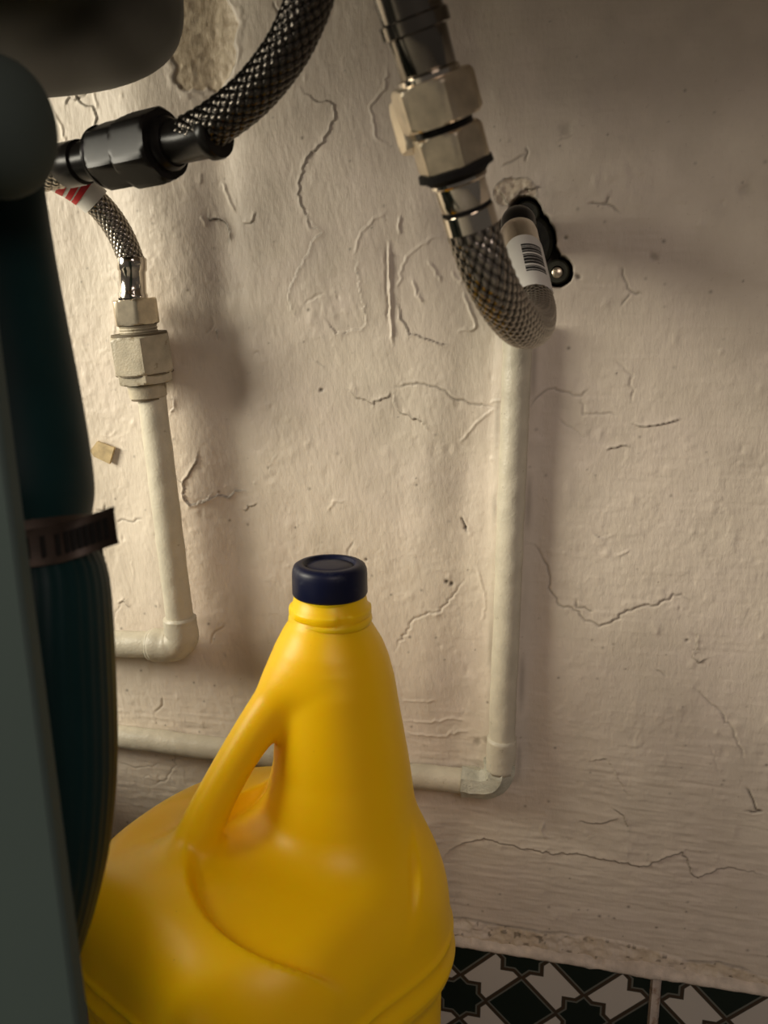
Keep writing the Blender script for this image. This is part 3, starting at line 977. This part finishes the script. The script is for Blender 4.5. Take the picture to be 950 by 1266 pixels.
up = edge_tube([(46, 172, 0.268, 0.018), (52, 240, 0.262, 0.0205), (62, 310, 0.26, 0.0215), (78, 400, 0.258, 0.0220), (97, 500, 0.256, 0.0225), (110, 580, 0.254, 0.0225), (113, 622, 0.254, 0.0222), (110, 652, 0.254, 0.0205), (109, 668, 0.254, 0.0198), (112, 690, 0.254, 0.0198)])
adopt(link('upper_cuff', tube('upper_cuff', up[:, :3], up[:, 3], 64), M_teal, smooth=180), th_root)
lo = edge_tube([(112, 678, 0.254, 0.0196), (120, 700, 0.254, 0.0204), (130, 722, 0.254, 0.0220), (136, 790, 0.254, 0.0232), (140, 880, 0.256, 0.0236), (139, 960, 0.258, 0.0236), (132, 1040, 0.262, 0.0232), (115, 1110, 0.268, 0.0225), (92, 1180, 0.276, 0.0215), (50, 1300, 0.30, 0.021), (-20, 1500, 0.33, 0.021)])
adopt(link('ribbed_hose', tube('ribbed_hose', lo[:, :3], lo[:, 3], 160, lambda th, s: 0.00028 * np.abs(np.sin(th * 20)) + 0.00012 * np.sin(s * 120)), M_teal, smooth=180), th_root)
# screw clamp with perforated strap
cl = empty('hose_clamp', at(20, 690, 0.254), 'tarnished slotted metal band clamped round the teal drain hose', 'clamp')
cc = np.array(at(112 - 0.0198 / 0.254 * F_PX, 683, 0.254))
axd = (up[-1, :3] - up[-12, :3])
axd /= np.linalg.norm(axd)
hx = np.array([CY, SY, 0.0])
hx = hx - axd * hx.dot(axd)
hx /= np.linalg.norm(hx)
hy = np.cross(axd, hx)
if hy[1] > 0:
    hy = -hy                               # towards the camera
axu = -axd if axd[2] < 0 else axd
Vc, Fc = [], []
hw = 0.0050
strap = []
for k in range(90):                        # round the hose and then off on a tangent
    an = math.radians(-250 + 300 * k / 89.0)
    r = 0.0214
    strap.append(((math.sin(an) * hx + math.cos(an) * hy) * r, k))
# an = 50 deg: leaves along the tangent towards the right
an = math.radians(50)
pend = (math.sin(an) * hx + math.cos(an) * hy) * 0.0214
tan = (math.cos(an) * hx - math.sin(an) * hy)
out = hx * 0.95 - hy * 0.05
for k in range(1, 26):
    q = k / 25
    strap.append((pend + (tan * (1 - q) + out * q) * 0.0155 * q, 90 + k))
ns = len(strap)
for q, (p, k) in enumerate(strap):
    lift = 0.0016 * (q / ns) ** 2 * 1.0 + (0.0028 * max(0, (q - 88) / 27.0))
    nrm = p / np.linalg.norm(p)
    for (du, dr) in ((-hw, 0), (hw, 0), (hw, 0.0012), (hw * 0.72, 0.0008), (-hw * 0.72, 0.0008), (-hw, 0.0012)):
        Vc.append(cc + p + nrm * dr + axu * (du + lift))
for q in range(ns - 1):
    for e in range(6):
        a_, b_ = q * 6 + e, q * 6 + (e + 1) % 6
        Fc.append((a_, b_, b_ + 6, a_ + 6))
Fc += [(5, 4, 3, 2, 1, 0), tuple((ns - 1) * 6 + e for e in range(6))]
adopt(link('strap', mesh('strap', Vc, Fc), M_clamp, smooth=30), cl)
sm_proto = None
for q in range(58, ns - 3, 3):
    p, _k = strap[q]
    nrm = p / np.linalg.norm(p)
    t_ = strap[min(q + 1, ns - 1)][0] - strap[q - 1][0]
    t_ /= np.linalg.norm(t_)
    lift = 0.0016 * (q / ns) ** 2 + (0.0028 * max(0, (q - 88) / 27.0))
    c_ = cc + p + nrm * 0.0008 + axu * lift
    Vq = []
    for dz in (0.0, 0.0007):
        for (a_, b_) in ((-0.0006, -0.0030), (0.0006, -0.0026), (0.0006, 0.0030), (-0.0006, 0.0026)):
            Vq.append(c_ + nrm * dz + t_ * a_ + axu * b_)
    adopt(link('slot', mesh('slot', Vq, [(0, 1, 2, 3), (7, 6, 5, 4), (0, 4, 5, 1), (1, 5, 6, 2), (2, 6, 7, 3), (3, 7, 4, 0)]), M_black), cl)
# dull collar above the band
adopt(link('collar', axis_part('collar', cc + axu * 0.0090, cc + axu * 0.0030, [(0, 0.0203), (0.3, 0.0209), (0.8, 0.0213), (1, 0.0208)], 56), M_clamp, smooth=40), cl)

# grey plastic fitting, top left
gf = empty('drain_fitting', at(-60, 160, 0.235), 'rounded grey plastic drain fitting in front of the dark coupling, top left edge', 'fitting')
lat = np.array([CY, SY, 0.0])
g0 = np.array(at(-5, 158, 0.222))
prof = []
R0 = 0.0170
for k in range(13):
    t = k / 12 * math.pi / 2
    prof.append((math.sin(t), R0 * math.cos(t) ** 0.85 + 0.0001))
nose = link('rounded_end', axis_part('rounded_end', g0, g0 + lat * 0.0138, prof, 56), M_fitting, smooth=180)
adopt(nose, gf)
gp = g0 - lat * 0.07
adopt(link('body', axis_part('body', gp, g0 + lat * 0.0004, [(0, R0), (0.5, R0), (0.52, R0 * 1.06), (0.60, R0 * 1.06), (0.62, R0), (1, R0)], 56), M_fitting, smooth=40), gf)

# cabinet side panel at the left edge
pn = empty('cabinet_panel', at(-60, 1266, 0.20), 'flat grey-green cabinet panel standing upright along the left edge', 'panel')
p1, p2 = at(-5, 480, 0.205), at(97, 1266, 0.2150)
dv = (p2 - p1)
dv = dv * (1 / abs(dv.z))                  # per metre of drop
pt = p1 - dv * -0.0
top_e = p1 - dv * (0.665 - p1.z)
bot_e = p1 + dv * (p1.z - 0.0)
lv = Vector((-CY, -SY, 0))
bk = Vector((-SY, CY, 0)) * 0.006
rd = 0.0012
Vp = []
for e_ in (bot_e, top_e):
    Vp += [e_ + lv * 0.095, e_ + lv * rd, e_ + lv * rd * 0.3 + bk * (rd * 0.3 / 0.006), e_ + bk * (rd / 0.006), e_ + bk, e_ + bk + lv * 0.095]
Fp = [tuple(range(6))[::-1], tuple(range(6, 12))] + [(q, (q + 1) % 6, 6 + (q + 1) % 6, 6 + q) for q in range(6)]
adopt(link('board', mesh('board', Vp, Fp), M_panel), pn)
sbp = [(-0.340, 0.0), (-0.012, 0.0), (-0.012, 0.20), (-0.070, 0.22), (-0.145, 0.392), (-0.340, 0.392)]  # added board out of view, shades the low left wall and lower jug
adopt(link('shade_board', mesh('shade_board', [(-0.385, y, z) for y, z in sbp] + [(-0.369, y, z) for y, z in sbp],
                              [(0, 1, 2, 3, 4, 5), (11, 10, 9, 8, 7, 6)] + [(q, 6 + q, 6 + (q + 1) % 6, (q + 1) % 6) for q in range(6)]), M_panel), pn)

# ------------------------------------------------------------------ basin underside, top left
sk = empty('sink_basin', at(-150, -60, 0.32), 'dark steel underside of a sink basin with rounded corner, top left', 'sink')
cb = np.array(at(-190, -46, 0.325))
hf = np.array([-SY, CY, 0.0])
nu, nv = 72, 40
sa, sb, sd = 398 / F_PX * 0.325, 0.0400, 0.075
Vk = []
sp = lambda v, e: math.copysign(abs(v) ** e, v)
for a_ in range(nv + 1):
    ph = -math.pi / 2 + (math.pi / 2) * a_ / nv
    for b_ in range(nu):
        t = 2 * math.pi * b_ / nu
        e1, e2 = 0.62, 0.55
        Vk.append(cb + lat * sa * sp(math.cos(ph), e1) * sp(math.cos(t), e2) + hf * sd * sp(math.cos(ph), e1) * sp(math.sin(t), e2) + np.array([0, 0, 1]) * sb * sp(math.sin(ph), e1))
base = len(Vk)
for (dz, gr) in ((0.05, 1.0), (0.09, 1.0), (0.095, 1.0), (0.098, 1.0)):
    for b_ in range(nu):
        t = 2 * math.pi * b_ / nu
        Vk.append(cb + (lat * sa * sp(math.cos(t), 0.55) + hf * sd * sp(math.sin(t), 0.55)) * gr + np.array([0, 0, dz]))
Fk = []
for r_ in range(nv + 4):
    for b_ in range(nu):
        a0, b0 = r_ * nu + b_, r_ * nu + (b_ + 1) % nu
        Fk.append((a0, b0, b0 + nu, a0 + nu))
adopt(link('bowl', mesh('bowl', Vk, Fk), M_sink, smooth=50), sk)

wt = link('shade_worktop', rounded_slab('shade_worktop', -0.60, 0.75, 0.675, 0.705, -0.36, -0.006, 0.003), simple('pale_shade_worktop', (0.35, 0.30, 0.25), 0.5))  # unseen slab added so the upper wall falls into shade
wt['label'] = 'added pale worktop above the basin, out of view, shading the upper wall'
wt['kind'] = 'structure'

# ------------------------------------------------------------------ yellow jug (signed distance field -> surface net)
BC = CAM[:2] + 0.365 * np.array([-SY, CY]) + (-0.056) * np.array([CY, SY])
NECK = np.array([0.0315, 0.019])
VS = 0.0016
HU = np.array([-0.906, -0.423])


def smin(a, b, k):
    h = np.clip(0.5 + 0.5 * (b - a) / k, 0, 1)
    return b * (1 - h) + a * h - k * h * (1 - h)


def smax(a, b, k):
    return -smin(-a, -b, k)


def capsule(x, y, z, a, b, ra, rb, flat=1.0):
    a, b = np.array(a), np.array(b)
    e = b - a
    t = np.clip(((x - a[0]) * e[0] + (y - a[1]) * e[1] + (z - a[2]) * e[2]) / (e @ e), 0, 1)
    dx, dy, dz = x - a[0] - t * e[0], y - a[1] - t * e[1], z - a[2] - t * e[2]
    return np.sqrt(dx * dx + dy * dy + dz * dz) - (ra + (rb - ra) * t)


HP = catmull([(0.024, 0.013, 0.303, 0.0130), (0.0095, 0.006, 0.286, 0.0108), (-0.0058, -0.002, 0.266, 0.0090), (-0.0190, -0.0095, 0.244, 0.0090), (-0.0295, -0.015, 0.221, 0.0112), (-0.041, -0.021, 0.194, 0.0175)], 4)


def sdf(x, y, z):
    # rounded-square body turned so that one edge faces the viewer
    c, s = math.cos(math.radians(230)), math.sin(math.radians(230))
    u, v = x * c + y * s, -x * s + y * c
    hb_, r_ = 0.0740, 0.046
    # ring ridges below the shoulder
    ins = 0.0016 * np.exp(-((z - 0.1700) / 0.0017) ** 2) - 0.0012 * np.exp(-((z - 0.1640) / 0.003) ** 2)
    ins = ins + 0.0012 * np.exp(-((z - 0.1575) / 0.0017) ** 2) - 0.0016 * (1 - smooth(0.148, 0.154, z)) * smooth(0.012, 0.02, z)
    qx, qy = np.abs(u) - hb_ + r_, np.abs(v) - hb_ + r_
    d2 = np.hypot(np.maximum(qx, 0), np.maximum(qy, 0)) + np.minimum(np.maximum(qx, qy), 0) - r_ - ins
    rho2 = x * x + y * y
    zt = 0.231 - 3.3 * rho2
    s1 = np.hypot(x - 0.022, y + 0.014)
    s1 = np.hypot(x - 0.0215, (y + 0.0205) * 0.97)
    s2 = np.hypot((x + 0.048) * 0.9, y - 0.003)
    zt = zt - 0.0080 * (1 - smooth(0.0455, 0.0520, s1)) - 0.0065 * np.exp(-(s2 / 0.0155) ** 2)
    dome = (z - zt) / np.sqrt(1 + 77 * rho2)
    body = smax(d2, dome, 0.020)
    body = smax(body, 0.004 - z, 0.008)
    # trunk leading to the neck
    zz = [0.16, 0.20, 0.23, 0.25, 0.275, 0.290, 0.300, 0.307, 0.313, 0.318, 0.325, 0.36]
    rr = [0.056, 0.0440, 0.0355, 0.0318, 0.0290, 0.0275, 0.0255, 0.0232, 0.0200, 0.0172, 0.0160, 0.0160]
    R = np.interp(z, zz, rr)
    cx = np.interp(z, [0.16, 0.25, 0.32], [0.032, 0.0360, NECK[0]])
    cy = np.interp(z, [0.16, 0.25, 0.32], [0.008, 0.015, NECK[1]])
    trunk = (np.hypot(x - cx, (y - cy) * 0.97) - R) * 0.9
    trunk = smax(trunk, z - 0.333, 0.003)
    trunk = smax(trunk, 0.15 - z, 0.01)
    d = smin(body, trunk, 0.012)
    # handle
    hd = None
    for k in range(len(HP) - 1):
        q = capsule(x, y, z, HP[k][:3], HP[k + 1][:3], HP[k][3], HP[k + 1][3])
        hd = q if hd is None else np.minimum(hd, q)
    kk = 0.006 + 0.014 * (1 - smooth(0.205, 0.235, z)) + 0.008 * smooth(0.280, 0.296, z)
    h = np.clip(0.5 + 0.5 * (hd - d) / kk, 0, 1)
    d = hd * (1 - h) + d * h - kk * h * (1 - h)
    # finger hole
    hp = capsule(x, y, z, (-0.006 + 0.030, 0.010 - 0.06, 0.247), (-0.006 - 0.028, 0.010 + 0.060, 0.247), 0.001, 0.001)
    return d


gx = np.arange(-0.100, 0.1001, VS)
gz = np.arange(0.0, 0.340, VS)
GX, GY, GZ = np.meshgrid(gx, gx, gz, indexing='ij')
D = sdf(GX, GY, GZ)
D[:, :, 0] = np.maximum(D[:, :, 0], 1e-4)
ins_ = D < 0
shape = D.shape
cnt = np.zeros((shape[0] - 1, shape[1] - 1, shape[2] - 1), np.int8)
for a_ in (0, 1):
    for b_ in (0, 1):
        for c_ in (0, 1):
            cnt += ins_[a_:shape[0] - 1 + a_, b_:shape[1] - 1 + b_, c_:shape[2] - 1 + c_]
act = (cnt > 0) & (cnt < 8)
idx = -np.ones(act.shape, np.int64)
ii = np.argwhere(act)
idx[act] = np.arange(len(ii))
Vv = np.stack([gx[ii[:, 0]], gx[ii[:, 1]], gz[ii[:, 2]]], 1) + VS / 2
for it in range(4):
    e = 2e-4
    x, y, z = Vv.T
    f0 = sdf(x, y, z)
    g = np.stack([sdf(x + e, y, z) - sdf(x - e, y, z), sdf(x, y + e, z) - sdf(x, y - e, z), sdf(x, y, z + e) - sdf(x, y, z - e)], 1) / (2 * e)
    Vv = Vv - np.clip(f0[:, None] * g / np.maximum((g * g).sum(1), 0.2)[:, None], -VS * 0.6, VS * 0.6)
Vv[:, 2] = np.maximum(Vv[:, 2], 0.0006)
Qs = []
for ax in range(3):
    sl0 = [slice(None)] * 3
    sl1 = [slice(None)] * 3
    sl0[ax], sl1[ax] = slice(0, -1), slice(1, None)
    A0, A1 = ins_[tuple(sl0)], ins_[tuple(sl1)]
    ed = np.argwhere(A0 != A1)
    o1, o2 = [(1, 2), (2, 0), (0, 1)][ax]
    ok = (ed[:, o1] > 0) & (ed[:, o2] > 0) & (ed[:, o1] < shape[o1] - 1) & (ed[:, o2] < shape[o2] - 1)
    ed = ed[ok]
    inn = A0[tuple(ed.T)]

    def cell(d1, d2):
        c = ed.copy()
        c[:, o1] -= d1
        c[:, o2] -= d2
        return idx[tuple(c.T)]
    q = np.stack([cell(1, 1), cell(0, 1), cell(0, 0), cell(1, 0)], 1)
    q[~inn] = q[~inn][:, ::-1]
    Qs.append(q)
Qs = np.concatenate(Qs)
Qs = Qs[(Qs >= 0).all(1)]
jug = empty('bleach_jug', (BC[0], BC[1], 0), 'large yellow plastic jug with navy screw cap and moulded handle', 'jug')
jug.rotation_euler = (0, 0, YAW)
jb = link('body', quads_mesh('body', Vv, Qs), M_yellow, jug, smooth=180)


def lathe(name, cx, cy, prof, seg=96, mod=None):
    V, Fc = [], []
    for q, (r, z) in enumerate(prof):
        for k in range(seg):
            t = 2 * math.pi * k / seg
            rr = r + (mod(t, q) if mod else 0)
            V.append((cx + rr * math.cos(t), cy + rr * math.sin(t), z))
    for q in range(len(prof) - 1):
        for k in range(seg):
            a_, b_ = q * seg + k, q * seg + (k + 1) % seg
            Fc.append((a_, b_, b_ + seg, a_ + seg))
    Fc.append(tuple(range(seg))[::-1])
    Fc.append(tuple(range((len(prof) - 1) * seg, len(prof) * seg)))
    return mesh(name, V, Fc)


CZ = 0.3300                                # underside of the cap
collar = [(0.0165, 0.3150), (0.0175, 0.3155), (0.0186, 0.3165), (0.0192, 0.3180), (0.0190, 0.3194), (0.0183, 0.3203), (0.0181, 0.3212), (0.0181, 0.3235), (0.0180, 0.3240), (0.0172, 0.3250), (0.0160, 0.331)]
link('neck_ring', lathe('neck_ring', NECK[0], NECK[1], collar, mod=lambda t, q: 0.0007 if (q in (6, 7, 8) and abs(((t + 1.2) % 1.5708) - 0.78) < 0.62) else 0.0), M_yellow, jug, smooth=60)
capp = [(0.0140, CZ - 0.0006), (0.0158, CZ - 0.0006), (0.0167, CZ), (0.0171, CZ + 0.0008), (0.0170, CZ + 0.0095), (0.0168, CZ + 0.0116), (0.0161, CZ + 0.0132), (0.0147, CZ + 0.0141), (0.0122, CZ + 0.0144), (0.0118, CZ + 0.0141), (0.0113, CZ + 0.0130), (0.0108, CZ + 0.0127), (0.0102, CZ + 0.0132), (0.0060, CZ + 0.0135), (0.0004, CZ + 0.0136)]
link('cap', lathe('cap', NECK[0], NECK[1], capp, 128), M_cap, jug, smooth=60)

# wrap-round paper label low on the left of the jug, white margin above red
def label_shell(name, z0, z1, a0, a1, off, mat, n=60):
    V, Fc = [], []
    for k in range(n + 1):
        an = a0 + (a1 - a0) * k / n
        lo_, hi_ = 0.03, 0.12
        for _ in range(30):
            m_ = (lo_ + hi_) / 2
            if sdf(np.array([m_ * math.cos(an)]), np.array([m_ * math.sin(an)]), np.array([(z0 + z1) / 2]))[0] < 0:
                lo_ = m_
            else:
                hi_ = m_
        for o_ in (off, off + 0.0002):
            for z in (z0, z1):
                V.append(((lo_ + o_) * math.cos(an), (lo_ + o_) * math.sin(an), z))
    for k in range(n):
        b = k * 4
        Fc += [(b + 2, b + 6, b + 7, b + 3), (b, b + 1, b + 5, b + 4), (b + 1, b + 3, b + 7, b + 5), (b, b + 4, b + 6, b + 2)]
    Fc += [(0, 2, 3, 1), (n * 4, n * 4 + 1, n * 4 + 3, n * 4 + 2)]
    return link(name, mesh(name, V, Fc), mat, jug, smooth=40)


ls = label_shell('label', 0.030, 0.134, math.radians(150), math.radians(226), 0.0004, M_red)
ls['label'] = 'red paper label low on the side'
